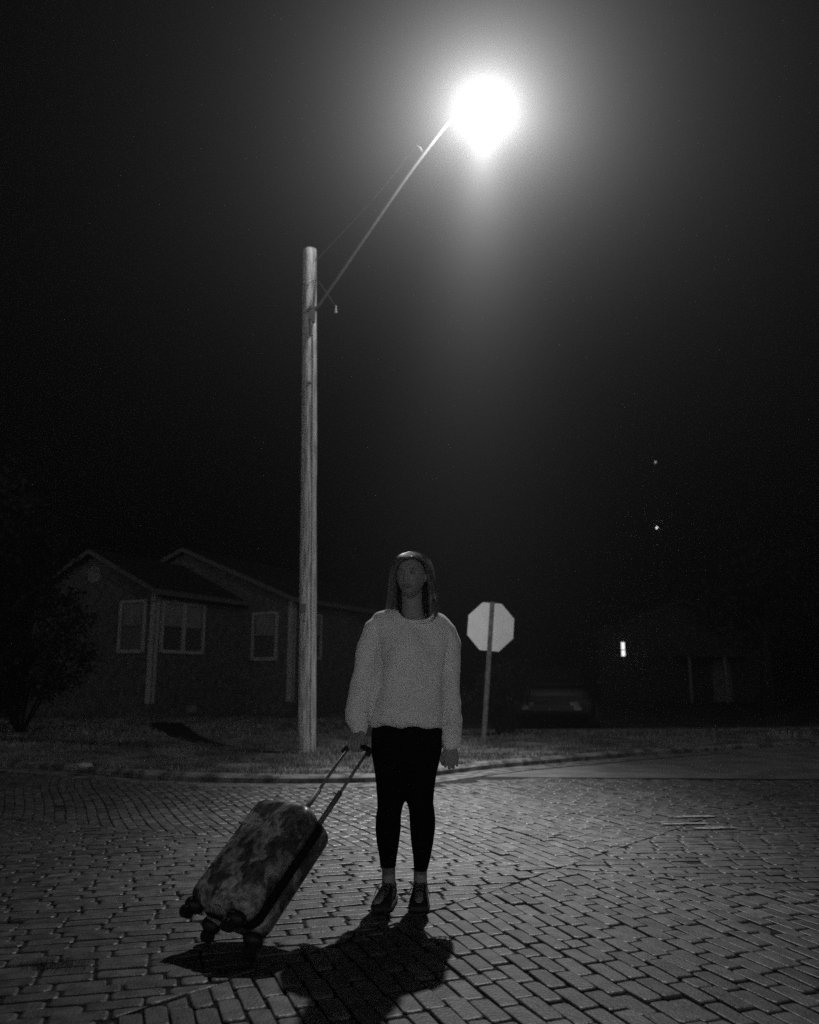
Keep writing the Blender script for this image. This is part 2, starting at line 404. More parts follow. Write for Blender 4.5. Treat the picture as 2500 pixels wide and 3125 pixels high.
# pale dried splash of mortar on the bricks, right
bm = bmesh.new()
for cx_, cy_, lx, ly in ((2.22, 6.72, .20, .035), (2.05, 6.40, .20, .028), (2.19, 6.22, .17, .04), (1.93, 6.46, .10, .015)):
    n = 26; vs = []
    for i in range(n):
        a = 2*math.pi*i/n; r_ = 1+.45*noise.noise(Vector((math.cos(a)*2.2+cx_*9, math.sin(a)*2.2, cy_*5))); vs.append(bm.verts.new((cx_+math.cos(a)*lx*r_, cy_+math.sin(a)*ly*r_+.12*math.cos(a)*lx, .0065)))
    bm.faces.new(vs)
ret = bmesh.ops.extrude_face_region(bm, geom=bm.faces[:])
for v in [g_ for g_ in ret['geom'] if isinstance(g_, bmesh.types.BMVert)]: v.co.z += .003
me = bpy.data.meshes.new('mortar_splash'); bm.to_mesh(me); bm.free(); me.materials.append(M['paint'])
tag(link(bpy.data.objects.new('mortar_splash', me)), 'pale streaky dried mortar splash on the bricks at right', 'splash')

# ---------------------------------------------------------------- utility pole with street light
pole = empty('street_light_pole', (-1.41, 11.73, 0), label='weathered wooden utility pole with long arm and lit street lamp', cat='street light')
PB, PT = Vector((0, 0, -.05)), Vector((-.147, 0, 7.62))
mb = MB(); rs = []; n = 28
for k in range(64):
    t = k/63; c = PB.lerp(PT, t); r0 = .127-.021*t; ring = []
    for i in range(n):
        a = 2*math.pi*i/n
        w = noise.noise(Vector((math.cos(a)*1.5, math.sin(a)*1.5, c.z*.9)))*.006 + noise.noise(Vector((math.cos(a)*7, math.sin(a)*7, c.z*.35)))*.005
        ring.append((c.x+math.cos(a)*(r0+w), c.y+math.sin(a)*(r0+w), c.z+(.012*math.cos(a+1) if k == 63 else 0)))
    rs.append(ring)
mb.rings(rs).build('shaft', M['wood'], pole, smooth=True)
def pc(z): return PB.lerp(PT, (z+.05)/7.67)
def L_(p): return Vector(p) - Vector((-1.41, 11.73, 0))
A0 = pc(6.52)+Vector((.06, -.11, 0)); ARM = [A0, L_((-1.25, 11.52, 6.80)), L_((-.2, 11.07, 8.21)), L_((.30, 10.87, 8.84)), L_((.60, 10.71, 9.14)), L_((.86, 10.57, 9.23))]
MB().tube(smoothpath(ARM, 6), .024, 12).build('arm', M['armsteel'], pole, smooth=True)
mb = MB(); c = pc(6.5); mb.box(c+Vector((.0, -.15, -.13)), c+Vector((.10, -.085, .13)))
for z in (-.09, .09): mb.tube([c+Vector((.04, -.18, z)), c+Vector((.04, -.1, z))], .016, 8)
mb.build('arm_bracket', M['steel'], pole, bevel=.004)
c = pc(6.3); MB().tube([c+Vector((.03, -.125, .08)), c+Vector((.05, -.15, -.0)), c+Vector((.03, -.125, -.15))], .022, 8).build('clevis', M['steel'], pole)
MB().tube(smoothpath([pc(7.4)+Vector((.08, -.05, 0)), L_((-.55, 11.3, 8.25)), L_((.11, 10.97, 8.93))], 8), .006, 6).build('guy_rod', M['steel'], pole)
MB().tube([L_((.11, 10.97, 8.93)), L_((.16, 10.94, 8.86)), L_((.215, 10.91, 8.74))], [.010, .018, .024], 8).build('arm_clip', M['wtrim'], pole)
rs = []; pa = [pc(z)+Vector((.075+noise.noise(Vector((z*2, 0, 0)))*.004, -.104-.018*(1-z/7.6), 0)) for z in np.linspace(.0, 6.2, 40)]
MB().tube(pa, .013, 8).build('cable_conduit', M['ins'], pole, smooth=True)
for z, dx in ((7.02, -.07), (6.55, -.02), (2.0, -.06), (1.86, -.04), (5.4, .02)):
    c = pc(z); MB().tube([c+Vector((dx, -.145, 0)), c+Vector((dx, -.09, 0))], .020, 6).build('bolt', M['steel'], pole)
c = pc(2.0); MB().box(c+Vector((-.10, -.135, -.02)), c+Vector((-.02, -.115, .10))).build('number_plate', M['steel'], pole, bevel=.003)
MB().tube(smoothpath([pc(6.98)+Vector((-.11, -.06, -.35)), pc(6.98)+Vector((0, -.13, 0)), pc(6.98)+Vector((.11, -.04, .12)), pc(6.98)+Vector((.20, -.03, .02)), L_((-1.14, 11.66, 6.66))], 6), .0045, 5).build('service_wire', M['dsteel'], pole)
mb = MB(); c = L_((-1.126, 11.66, 6.56)); mb.ell(c+Vector((0, 0, .035)), (.018, .018, .022), 12, 8).ell(c-Vector((0, 0, .005)), (.024, .024, .020), 12, 8).tube([c, c+Vector((0, 0, .11))], .006, 6)
mb.build('insulator', M['ins'], pole, smooth=True)
# cobra head
d = (Vector((LAMP.x, LAMP.y, 0))-Vector((.52, 10.76, 0))).normalized(); lx = Matrix.Translation(L_((LAMP.x, LAMP.y, 9.24))) @ Matrix(((d.x, -d.y, 0, 0), (d.y, d.x, 0, 0), (0, 0, 1, 0), (0, 0, 0, 1)))
rs = []
for x, w, h, b in ((-.30, .03, .03, .0), (-.22, .05, .05, .0), (-.12, .08, .07, .0), (0, .095, .08, .01), (.08, .08, .07, .01), (.13, .05, .05, .01), (.15, .02, .02, .01)):
    rs.append([(x, w*math.cos(2*math.pi*i/16), b+(h if math.sin(2*math.pi*i/16) > 0 else .02)*math.sin(2*math.pi*i/16)) for i in range(16)])
lum = MB().rings(rs, m=lx).build('luminaire', M['steel'], pole, smooth=True)
mb = MB(); mb.ell((0.0, 0, -.03), (.09, .08, .05), 20, 12, m=lx); lens = mb.build('lamp_lens', emis('lit_lens', 5, samp='NONE'), lum, smooth=True); 
# the lamp's own light: one bulb whose reflector throws an oblong patch across the street, with a weak bare glow all round
ld = bpy.data.lights.new('bulb', 'POINT'); ld.energy = LAMP_W; ld.shadow_soft_size = .085
lo = link(bpy.data.objects.new('bulb', ld)); lo.location = L_((LAMP.x, LAMP.y, 9.05)); lo.parent = pole
ld.use_nodes = True; nt = ld.node_tree; N = nt.nodes; L = nt.links; em = N['Emission']
ge = N.new('ShaderNodeNewGeometry'); se = N.new('ShaderNodeSeparateXYZ'); L.new(ge.outputs['Incoming'], se.inputs[0])
def mth(op, a, b=None, c=None):
    n = N.new('ShaderNodeMath'); n.operation = op
    for i_, v_ in enumerate((a, b, c)):
        if v_ is None: continue
        if isinstance(v_, (int, float)): n.inputs[i_].default_value = v_
        else: L.new(v_, n.inputs[i_])
    return n.outputs[0]
SGN = LAMP_SIGN = 1.0
dn = mth('MAXIMUM', mth('MULTIPLY', se.outputs['Z'], -SGN), .06)
tx = mth('DIVIDE', mth('MULTIPLY', se.outputs['X'], SGN), dn); ty = mth('DIVIDE', mth('MULTIPLY', se.outputs['Y'], SGN), dn)
ax_ = mth('POWER', mth('ABSOLUTE', mth('DIVIDE', mth('ADD', tx, .08), .175)), 2.0)
tq = mth('ADD', ty, .41)          # reach is shorter towards the far side of the street
ay_ = mth('POWER', mth('MAXIMUM', mth('DIVIDE', tq, .62), mth('DIVIDE', tq, -.29)), 2.0)
gq = mth('POWER', 2.71828, mth('MULTIPLY', mth('ADD', ax_, ay_), -1.0))
side = mth('MULTIPLY', mth('MAXIMUM', mth('MULTIPLY', se.outputs['Y'], -SGN), 0.0), mth('MULTIPLY', mth('MINIMUM', mth('MAXIMUM', mth('MULTIPLY_ADD', se.outputs['Z'], -1.1*SGN, .3), .08), 1.0), mth('MULTIPLY', mth('MAXIMUM', mth('MINIMUM', mth('MULTIPLY_ADD', se.outputs['Z'], 3.3*SGN, 3.1), 1.0), 0.0), .22)))      # street-side glare of the drop lens
L.new(mth('ADD', mth('ADD', gq, side), BARE), em.inputs['Strength'])

# ---------------------------------------------------------------- stop sign seen from behind
sg = empty('road_sign', (1.158, 13.35, 0), label='octagonal road sign seen from its bare back, on a leaning post', cat='road sign')
tilt = math.atan2(.188, 2.27)
sg.rotation_euler = (0, tilt, 0)
mb = MB(); prof = [(-.032, .0), (-.032, -.006), (-.020, -.006), (-.014, -.028), (.014, -.028), (.020, -.006), (.032, -.006), (.032, 0), (.016, 0), (.010, -.022), (-.010, -.022), (-.016, 0)]
mb.rings([[(x*1.15, y, z) for x, y in prof] for z in (-.06, 2.30)]).build('post', M['signpost'], sg)
oc = [(.385/math.cos(math.pi/8)*math.cos(math.pi/8+k*math.pi/4), .385/math.cos(math.pi/8)*math.sin(math.pi/8+k*math.pi/4)) for k in range(8)]
mb = MB(); mb.rings([[(x*.965+.0, .004+y_, z+1.895) for x, z in oc] for y_ in (0, .004)]); p_ = mb.build('sign_panel', M['signback'], sg)
for z in (1.6, 2.17):
    MB().tube([(0, -.036, z), (0, .012, z)], .011, 8).build('bolt', M['steel'], sg)

# ---------------------------------------------------------------- the low house at left
U = Vector((1.9, 4.0, 0)).normalized()            # along the side walls, away from the camera
V = Vector((U.y, -U.x, 0))                        # along the gable walls, to the right
hs = empty('house', (-6.94, 22.5, 0), label='low dark house with two gables and pale trim behind the pole', cat='house')
def wallpt(o, a, z): return o + a + Vector((0, 0, z))
EZ, BZ = 3.47, .42
def obox(o, du, dv, dz, nm, m, parent, bevel=0):
    """box spanned along U, V, Z from o"""
    mb = MB(); p = [o+U*a+V*b+Vector((0, 0, c)) for c in dz for a, b in ((du[0], dv[0]), (du[0], dv[1]), (du[1], dv[1]), (du[1], dv[0]))]
    mb.add(p, [(3, 2, 1, 0), (4, 5, 6, 7), (0, 1, 5, 4), (1, 2, 6, 5), (2, 3, 7, 6), (3, 0, 4, 7)]); return mb.build(nm, m, parent, bevel=bevel)
def gable(o, w, dep, rise, nm='wall'):
    """gabled volume; o = front right corner, runs left by w and back by dep"""
    pr = [(0, 0), (0, EZ), (-w/2, EZ+rise), (-w, EZ), (-w, 0)]
    return MB().rings([[o+U*a+V*b+Vector((0, 0, c)) for b, c in pr] for a in (0, dep)]).build(nm, M['siding'], hs)
def roofs(o, w, dep, rise):
    r = rise/(w/2); ov = .28
    for s in (0, 1):
        b0, b1 = (ov, -w/2) if s == 0 else (-w-ov, -w/2); z0 = EZ-ov*r
        mb = MB(); mb.rings([[o+U*a+V*b0+Vector((0, 0, z0+.03)), o+U*a+V*b0+Vector((0, 0, z0+.12)), o+U*a+V*b1+Vector((0, 0, EZ+rise+.12)), o+U*a+V*b1+Vector((0, 0, EZ+rise+.03))] for a in (-.3, dep)])
        rf = mb.build('roof', M['roof'], hs)
        mb = MB(); mb.rings([[o+U*a+V*b0+Vector((0, 0, z0-.03)), o+U*a+V*b0+Vector((0, 0, z0+.10)), o+U*a+V*b1+Vector((0, 0, EZ+rise+.10)), o+U*a+V*b1+Vector((0, 0, EZ+rise-.03))] for a in (-.33, -.302)])
        mb.build('bargeboard', M['trim'], rf)
        e = b0 + (.0 if s == 0 else -.0)
        obox(o, (-.33, dep-.35), ((e+.002, e+.10) if s == 0 else (e-.10, e-.002)), (z0-.03, z0+.11), 'gutter', M['trim'], rf)
def window(o, f, side, c0, c1, z0, z1, mull=0):
    """window on a wall; f: 'g' gable wall (spans V, faces -U) or 's' side wall (spans U, faces +V)"""
    def bx(c, z, d, nm, m, par):
        if f == 'g': return obox(o, (-d[1], -d[0]), c, z, nm, m, par)
        return obox(o, c, d, z, nm, m, par)
    fr = .075
    w = bx((c0, c1), (z0, z1), (.004, .02), 'window', M['glass'], hs)
    for c, z in (((c0-fr, c0), (z0-fr, z1+fr)), ((c1, c1+fr), (z0-fr, z1+fr)), ((c0, c1), (z1, z1+fr)), ((c0-.03, c1+.03), (z0-fr-.02, z0))):
        bx(c, z, (.002, .07), 'frame' if z[0] != z0-fr-.02 else 'sill', M['wtrim'], w)
    k = [c0+(c1-c0)*i/(mull+1) for i in range(mull+2)]
    for c in k[1:-1]: bx((c-.06, c+.06), (z0, z1), (.021, .075), 'mullion', M['wtrim'], w)
    for a, b in zip(k[:-1], k[1:]):
        bx((a+.06, b-.06), ((z0+z1)/2+.02, z1-.02), (.021, .03), 'blind', M['blind'], w)
        bx((a+.001, b-.001), ((z0+z1)/2-.02, (z0+z1)/2+.018), (.022, .05), 'sash_rail', M['trim'], w)
O1 = Vector((0, 0, 0)); W1, R1 = 4.7, 1.15
O2 = Vector((-3.52+6.94, 25.0-22.5, 0)); W2, R2 = 8.4, 1.72
gable(O1, W1, 6.5, R1); roofs(O1, W1, 6.5, R1)
gable(O2, W2, 7, R2); roofs(O2, W2, 7, R2)
for o, dep in ((O1, 4.0), (O2, 7)):
    obox(o, (-.03, .0-.002), (-.17, .03), (BZ, EZ-.05), 'corner_board', M['wtrim'], hs)
    obox(o, (-.03, .12), (.002, .03), (BZ, EZ-.05), 'corner_board', M['wtrim'], hs)
window(O1, 'g', 0, -1.20, -.40, 1.86, 3.14)
window(O1, 's', 0, .28, 1.95, 1.86, 3.14, 1)
window(O2, 'g', 0, -1.42, -.62, 1.72, 3.02)
window(O2, 's', 0, .55, 1.5, 1.76, 3.02)
mb = MB(); c = O1+V*(-W1/2)+Vector((0, 0, 4.02)); n = 24
mb.rings([[c+V*(r*math.cos(2*math.pi*i/n))+Vector((0, 0, r*math.sin(2*math.pi*i/n)))-U*d_ for i in range(n)] for r, d_ in ((.25, 0), (.25, .05), (.2, .05), (.19, .02))])
for k in range(5): mb.add([c+V*(-.16)+Vector((0, 0, -.14+k*.07))-U*.024, c+V*.16+Vector((0, 0, -.14+k*.07))-U*.024, c+V*.16+Vector((0, 0, -.10+k*.07))-U*.04, c-V*.16+Vector((0, 0, -.10+k*.07))-U*.04], [(0, 1, 2, 3)])
mb.build('attic_vent', M['blind'], hs)
obox(O1, (1.45, 1.85), (.004, .03), (.14, .33), 'foundation_vent', M['blind'], hs)
obox(O1, (-.02, 4.0), (.0031, .022), (.0, BZ), 'foundation', M['concrete'], hs) if False else None

# ---------------------------------------------------------------- trees and shrubs
def foliage(name, par, blobs, n, s, m, seed=1):
    r = np.random.default_rng(seed); mb = MB(); tot = sum(b[3]*b[4]*b[5] for b in blobs)
    for cx_, cy_, cz_, rx, ry, rz in blobs:
        for _ in range(int(n*rx*ry*rz/tot)):
            d_ = r.normal(size=3); d_ /= np.linalg.norm(d_); q = r.uniform(.35, 1)**.5
            p = Vector((cx_+d_[0]*rx*q, cy_+d_[1]*ry*q, cz_+d_[2]*rz*q)); p += Vector(r.normal(size=3))*s*.8
            if noise.noise(p*1.6) < -.12: continue
            if p.z < .05: continue
            a = Vector(r.normal(size=3)).normalized()*s*r.uniform(.5, 1); b = Vector(r.normal(size=3)).cross(a).normalized()*s*r.uniform(.25, .5)
            mb.add([p-a, p+b, p+a, p-b], [(0, 1, 2, 3)])
    return mb.build(name, m, par)
def tree(nm, loc, h, r, label, cat, seed, leaf=.09, n=5000, cols=None, group=None, tr=.16):
    t = empty(nm, loc, label=label, cat=cat, group=group); rr = random.Random(seed); mb = MB()
    top = Vector((rr.uniform(-.3, .3), 0, h*.62)); mb.tube(smoothpath([(0, 0, -.1), (rr.uniform(-.1, .1), 0, h*.3), top], 5), [tr*(1-.6*i/10) for i in range(11)], 9)
    blobs = []
    for k in range(7):
        a = 2*math.pi*k/7+rr.uniform(-.3, .3); q = rr.uniform(.4, .75)*r; e = Vector((math.cos(a)*q, math.sin(a)*q, h*rr.uniform(.5, .82)))
        mb.tube([top*.7, (top*.7).lerp(e, .5)+Vector((0, 0, .15)), e], [tr*.45, tr*.3, tr*.12], 6); s_ = rr.uniform(.4, .62)*r; blobs.append((e.x, e.y, e.z, s_, s_, s_*.85))
    blobs.append((0, 0, h*.82, r*.55, r*.55, h*.18)); mb.build('trunk', M['bark'], t)
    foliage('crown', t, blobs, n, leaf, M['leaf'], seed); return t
def shrub(nm, loc, rx, ry, h, label, seed, n=2500, leaf=.05, group=None):
    t = empty(nm, loc, label=label, cat='shrub', group=group); mb = MB(); rr = random.Random(seed)
    for k in range(6):
        a = k*1.05; mb.tube([(0, 0, -.05), (math.cos(a)*rx*.3, math.sin(a)*ry*.3, h*.4), (math.cos(a)*rx*.55, math.sin(a)*ry*.5, h*.75)], [.03, .02, .008], 5)
    mb.build('stem', M['bark'], t)
    bl = [(rr.uniform(-.5, .5)*rx, rr.uniform(-.4, .4)*ry, h*rr.uniform(.35, .72), rx*rr.uniform(.4, .6), ry*.5, h*.3) for _ in range(7)]
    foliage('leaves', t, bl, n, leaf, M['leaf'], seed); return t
tree('leafy_tree', (-8.3, 14.2, 0), 5.2, 2.1, 'dim leafy tree cut off by the left edge of the photo', 'tree', 3, .09, 9000)
shrub('dark_shrub', (-7.6, 16.5, 0), 1.7, 1.2, 2.3, 'black shrub in front of the house at far left', 4, 6000, .07)
shrub('dark_shrub', (1.66, 15.5, 0), .78, .5, 1.5, 'rounded dark shrub right behind the road sign post', 5, 5000, .05)
tree('added_tree', (-8.9, 19.0, 0), 4.7, 1.35, 'dark tree added to keep the left end of the low house black', 'tree', 31, .08, 5000, tr=.08)  # added tree, stands in for the darkness over the left gable
tree('columnar_tree', (-2.1, 29, 0), 6.4, .95, 'slim faint tree behind the head of the woman', 'tree', 8, .1, 3500, tr=.12)
for i, (x, y, h, r, lb) in enumerate([(4.5, 44, 5.2, 3.0, 'broad black tree beyond the road sign'), (9.5, 52, 5.6, 3.2, 'black tree left of the small bright window'), (19, 50, 7.5, 4.0, 'tall black tree right of the porch'),
                                      (10.6, 25, 5.2, 2.1, 'black tree at the right edge over the side street'), (-1.6, 40, 5.0, 2.0, 'low black tree past the right end of the house')]):
    tree('distant_tree', (x, y, 0), h, r, lb, 'tree', 20+i, .16, 3500, group='dark trees beyond the street', tr=.2)

# ---------------------------------------------------------------- parked car, mostly lost in the dark
car = empty('parked_car', (3.35, 19.3, .02), R(-12), label='dark parked car facing the street, one headlamp catching light', cat='car')
def carbody():
    st = [(-2.15, .62, .80, .35, .72), (-2.05, .80, .86, .28, .86), (-1.3, .88, .89, .2, .92), (-.3, .90, .90, .18, .93), (.8, .90, .90, .18, .93), (1.5, .88, .89, .2, .95), (2.05, .8, .85, .25, .93), (2.18, .6, .8, .35, .85)]
    rs = []
    for y, wt, wb, z0, z1 in st:
        rs.append([(-wb*.94, y, z0), (-wb, y, z0+.18), (-wb*.99, y, (z0+z1)/2+.06), (-wt*.96, y, z1-.05), (-wt*.8, y, z1), (wt*.8, y, z1), (wt*.96, y, z1-.05), (wb*.99, y, (z0+z1)/2+.06), (wb, y, z0+.18), (wb*.94, y, z0)])
    return MB().rings(rs)
carbody().build('body', M['carp'], car, smooth=True, bevel=.02)
rs = []
for y, w, z in ((-1.15, .76, .90), (-.45, .66, 1.26), (-.1, .64, 1.34), (.9, .64, 1.34), (1.3, .66, 1.22), (1.85, .74, .92)):
    rs.append([(-w, y, .86 if z > .95 else .88), (-w*.97, y, z-.04), (-w*.85, y, z), (w*.85, y, z), (w*.97, y, z-.04), (w, y, .86 if z > .95 else .88)])
MB().rings(rs).build('cabin', M['carp'], car, smooth=True)
MB().add([(-.62, -1.02, .98), (.62, -1.02, .98), (.56, -.50, 1.255), (-.56, -.50, 1.255)], [(0, 1, 2, 3)]).build('windscreen', M['carg'], car)
for s in (-1, 1):
    MB().add([(s*.66, -2.135, .60), (s*.36, -2.19, .58), (s*.40, -2.20, .44), (s*.58, -2.17, .42), (s*.70, -2.11, .5)], [(0, 1, 2, 3, 4)]).build('headlamp', M['carl'], car)
    MB().ell((s*1.0, -.75, .96), (.11, .07, .07), 12, 8).build('wing_mirror', M['carp'], car, smooth=True)
    for y in (-1.35, 1.4):
        w = MB().tube([(s*.72, y, .31), (s*.91, y, .31)], .315, 22, up=(0, 0, 1)).build('wheel', M['rubber'], car)
        MB().tube([(s*.90, y, .31), (s*.92, y, .31)], .19, 14, up=(0, 0, 1)).build('rim', M['steel'], w)
MB().box((-.45, -2.21, .40), (.45, -2.17, .52)).build('grille', M['black'], car, bevel=.01)

# ---------------------------------------------------------------- far house with the lit window, and its porch
fh = empty('far_house', (11.6, 40, 0), label='far dark house with one narrow lit window', cat='house')
MB().rings([[(-2.5, y, -.1), (-2.5, y, 3.2), (1.6, y, 4.7), (5.8, y, 3.2), (5.8, y, -.1)] for y in (0, 9)]).build('wall', M['roof'], fh)
MB().rings([[(-2.9, y, 3.0), (1.6, y, 4.72), (6.2, y, 3.0), (6.2, y, 3.15), (1.6, y, 4.9), (-2.9, y, 3.15)] for y in (-.4, 9.3)]).build('roof', M['roof'], fh)
w = MB().box((-1.39, -.02, 2.16), (-1.22, -.004, 2.82)).build('window', emis('lit_window', 1.3), fh)
MB().box((-1.48, -.05, 2.44), (-1.14, -.021, 2.475)).build('sash_rail', M['trim'], w)
MB().box((-1.49, -.06, 2.06), (-1.411, -.003, 2.9)).build('frame', M['trim'], w)
MB().box((.9, -2.4, 2.05), (4.4, -.41, 2.2)).build('porch_roof', M['roof'], fh)
for x in (1.0, 2.6, 4.3): MB().box((x, -2.35, -.1), (x+.12, -2.23, 2.05)).build('porch_post', M['trim'], fh)
MB().box((2.9, -.03, 0), (3.8, -.004, 2.0)).build('door', M['siding'], fh)
# radio mast with two obstruction lights
ms = empty('radio_mast', (46.3, 150, 0), label='thin radio mast with two small beacon lights, far right', cat='mast')
mb = MB()
for k in range(3):
    a = k*2.094; mb.tube([(math.cos(a)*.5, math.sin(a)*.5, -.1), (math.cos(a)*.12, math.sin(a)*.12, 41)], .012, 5)
for z in range(1, 41, 2):
    r_ = .5-.38*z/41; r2 = .5-.38*(z+2)/41
    for k in range(3): mb.tube([(math.cos(k*2.094)*r_, math.sin(k*2.094)*r_, z), (math.cos((k+1)*2.094)*r2, math.sin((k+1)*2.094)*r2, z+2)], .006, 4)
mb.build('lattice', M['dsteel'], ms)
for z, s in ((41.3, .8), (28.7, 3)):
    MB().ell((.1 if z > 40 else -.35, -.4, z), (.2, .2, .24), 10, 8).build('beacon', emis('beacon_glass', s*1.1), ms)

# ---------------------------------------------------------------- suitcase
SM = Matrix(((.77003761, .42792235, .47320665), (-.63772052, .53815173, .5510946), (-.01883128, -.72613716, .68729193))).to_4x4()
SC = empty('suitcase', label='marbled hard shell suitcase tilted on its wheels with handle pulled out', cat='suitcase')
SC.matrix_world = Matrix.Translation((-.7396, 3.5156, .1120)) @ SM
SL, SW, SD = .516, .353, .215
def rrect(w, l0, l1, r, y, k=7, ins=0):
    w2 = w/2-ins; a0, a1 = l0+ins, l1-ins; r = max(r-ins, .008); out = []
    for cx_, cz_, s in ((w2-r, a0+r, -90), (w2-r, a1-r, 0), (-w2+r, a1-r, 90), (-w2+r, a0+r, 180)):
        for i in range(k+1):
            a = R(s+90*i/k); out.append((cx_+r*math.cos(a), y, cz_+r*math.sin(a)))
    return out
def half(y0, y1, yy):
    rs = []
    for f, ins in yy: rs.append(rrect(SW, 0, SL, .062, y0+(y1-y0)*f, ins=ins))
    return MB().rings(rs)
fprof = [(0, .001), (.28, .0), (.62, .002), (.80, .008), (.91, .019), (.975, .034), (1.0, .052), (1.0, .10)]
half(-.022, -SD/2, fprof).build('front_shell', M['shell'], SC, smooth=True)
half(.030, SD/2, fprof).build('back_shell', M['shell'], SC, smooth=True)
MB().rings([rrect(SW, 0, SL, .062, y, ins=i) for y, i in ((-.024, .008), (-.01, .005), (.018, .005), (.032, .008))]).build('zip_band', M['zip'], SC, smooth=True)
for sx in (-1, 1):
    for sy, yy in ((1, .078), (-1, -.070)):
        hx = sx*(SW/2-.045); w = MB().ell((hx, yy*.88, -.004), (.046, .040, .032), 18, 12).build('wheel_housing', M['black'], SC, smooth=True)
        MB().tube([(hx, yy, -.01), (hx, yy+.004*sy, -.035)], [.016, .013], 10).build('fork', M['black'], w)
        for dx in (-.011, .011):
            MB().tube([(hx+dx-.007, yy+.006*sy, -.041), (hx+dx-.005, yy+.006*sy, -.041), (hx+dx+.005, yy+.006*sy, -.041), (hx+dx+.007, yy+.006*sy, -.041)], [.020, .0255, .0255, .020], 20, up=(0, 0, 1)).build('wheel', M['rubber'], w, smooth=False)
MB().box((-.07, .052, SL-.004), (.07, .098, SL+.010)).build('handle_well', M['black'], SC, bevel=.006)
rodm = []
for s in (-1, 1):
    r = MB().tube([(s*.068, .0775, SL-.02), (s*.068, .0775, SL+.20)], .0135, 12, flat=.75, up=(1, 0, 0)).tube([(s*.068, .0775, SL+.20), (s*.068, .0775, SL+.445)], .008, 12, flat=.75, up=(1, 0, 0))
    r.build('handle_rod', M['alu'], SC, smooth=True)
MB().tube(smoothpath([(-.078, .0775, SL+.425), (-.074, .0775, SL+.452), (-.045, .0775, SL+.463), (0, .0775, SL+.465), (.045, .0775, SL+.463), (.074, .0775, SL+.452), (.078, .0775, SL+.425)], 5), .0135, 14, flat=1.1).build('grip', M['black'], SC, smooth=True)
MB().tube(smoothpath([(-.06, .0, SL), (-.045, .0, SL+.020), (.045, .0, SL+.020), (.06, .0, SL)], 5), .007, 8).build('carry_handle', M['black'], SC, smooth=True)
MB().box((-.028, -.055, SL-.003), (.028, -.028, SL+.006)).build('lock_plate', M['chrome'], SC, bevel=.003)
MB().box((.02, -SD/2+.002, .002), (.05, -SD/2+.020, .004)).build('foot', M['chrome'], SC)
MB().tube([(-.005, -SD/2-.001, .062), (.020, -SD/2-.001, .062)], .0016, 6).build('badge', M['chrome'], SC)

# ---------------------------------------------------------------- the woman
P_ = empty('person', (0, 4.19, 0), label='woman in a pale oversized sweater and black leggings holding a suitcase handle', cat='person')
P_.matrix_world = Matrix.Identity(4); P_.location = (0, 4.19, 0); OY = Vector((0, -4.19, 0))
class PB_(MB):
    pass
HC = Vector((.010, 4.165, 1.572)); HY = R(-17)
def head():
    bm = bmesh.new(); bmesh.ops.create_uvsphere(bm, u_segments=96, v_segments=64, radius=1)
    mb = MB(); rot = Matrix.Rotation(HY, 3, 'Z') @ Matrix.Rotation(R(3), 3, 'X')
    def gs(x, c, s): return math.exp(-((x-c)/s)**2)
    for v in bm.verts:
        x, y, z = v.co; f = -y                       # f>0: face side
        X, Y, Z = x*.074, y*.094, z*.118
        if z < 0:                                     # jaw narrows, chin forward
            t = -z; X *= 1-.30*t**1.6; Y = Y*(1-.12*t) - (.016*t if y < 0 else -.0) + (.0 if y < 0 else -.035*t)
        else: X *= 1+.04*z
        if f > 0:
            fx = X/.074; fz = Z/.118; k = min(1, f*1.6)
            Y += .010*k*(1-abs(fx))*.3
            Y -= .021*gs(fx, 0, .13)*gs(fz, -.20, .13)*k         # nose tip
            Y -= .011*gs(fx, 0, .10)*gs(fz, .02, .20)*k          # bridge
            Y -= .005*gs(abs(fx), .20, .07)*gs(fz, -.24, .07)*k  # nostrils
            Y += .011*gs(abs(fx), .42, .20)*gs(fz, .07, .12)*k   # sockets
            Y -= .006*gs(abs(fx), .38, .26)*gs(fz, .24, .08)*k   # brow
            Y -= .006*gs(abs(fx), .55, .20)*gs(fz, -.16, .18)*k  # cheeks
            Y -= .006*gs(fx, 0, .26)*gs(fz, -.43, .045)*k; Y -= .006*gs(fx, 0, .22)*gs(fz, -.53, .05)*k   # lips
            Y += .003*gs(fx, 0, .24)*gs(fz, -.48, .022)*k
            Y += .004*gs(fx, 0, .3)*gs(fz, -.63, .06)*k; Y -= .007*gs(fx, 0, .3)*gs(fz, -.80, .14)*k      # chin
        v.co = rot @ Vector((X, Y, Z)) + HC
    bm.verts.index_update(); mb.add([v.co for v in bm.verts], [tuple(v.index for v in f.verts) for f in bm.faces]); bm.free(); return mb, rot
bodymb, HROT = head()
for s in (-1, 1):                                      # ears
    e = HC + HROT @ Vector((s*.074, .008, -.005)); bodymb.ell(e, (.010, .018, .030), 12, 10)
bodymb.tube([(.012, 4.19, 1.50), (.014, 4.195, 1.42), (.016, 4.20, 1.36)], [.052, .052, .062], 20, True)           # neck
bodymb.zloft([(.80, -.15, .145, 4.10, 4.29), (.90, -.13, .13, 4.11, 4.28), (1.02, -.115, .125, 4.12, 4.27), (1.15, -.13, .145, 4.11, 4.28), (1.27, -.15, .175, 4.12, 4.28), (1.325, -.14, .165, 4.13, 4.27), (1.352, -.08, .11, 4.145, 4.255), (1.37, -.03, .06, 4.16, 4.24)], 24)
bodymb.tube([(-.155, 4.2, 1.315), (-.205, 4.2, 1.18), (-.225, 4.2, 1.06), (-.245, 4.16, .93), (-.25, 4.125, .815)], [.045, .042, .036, .033, .024], 14, True)
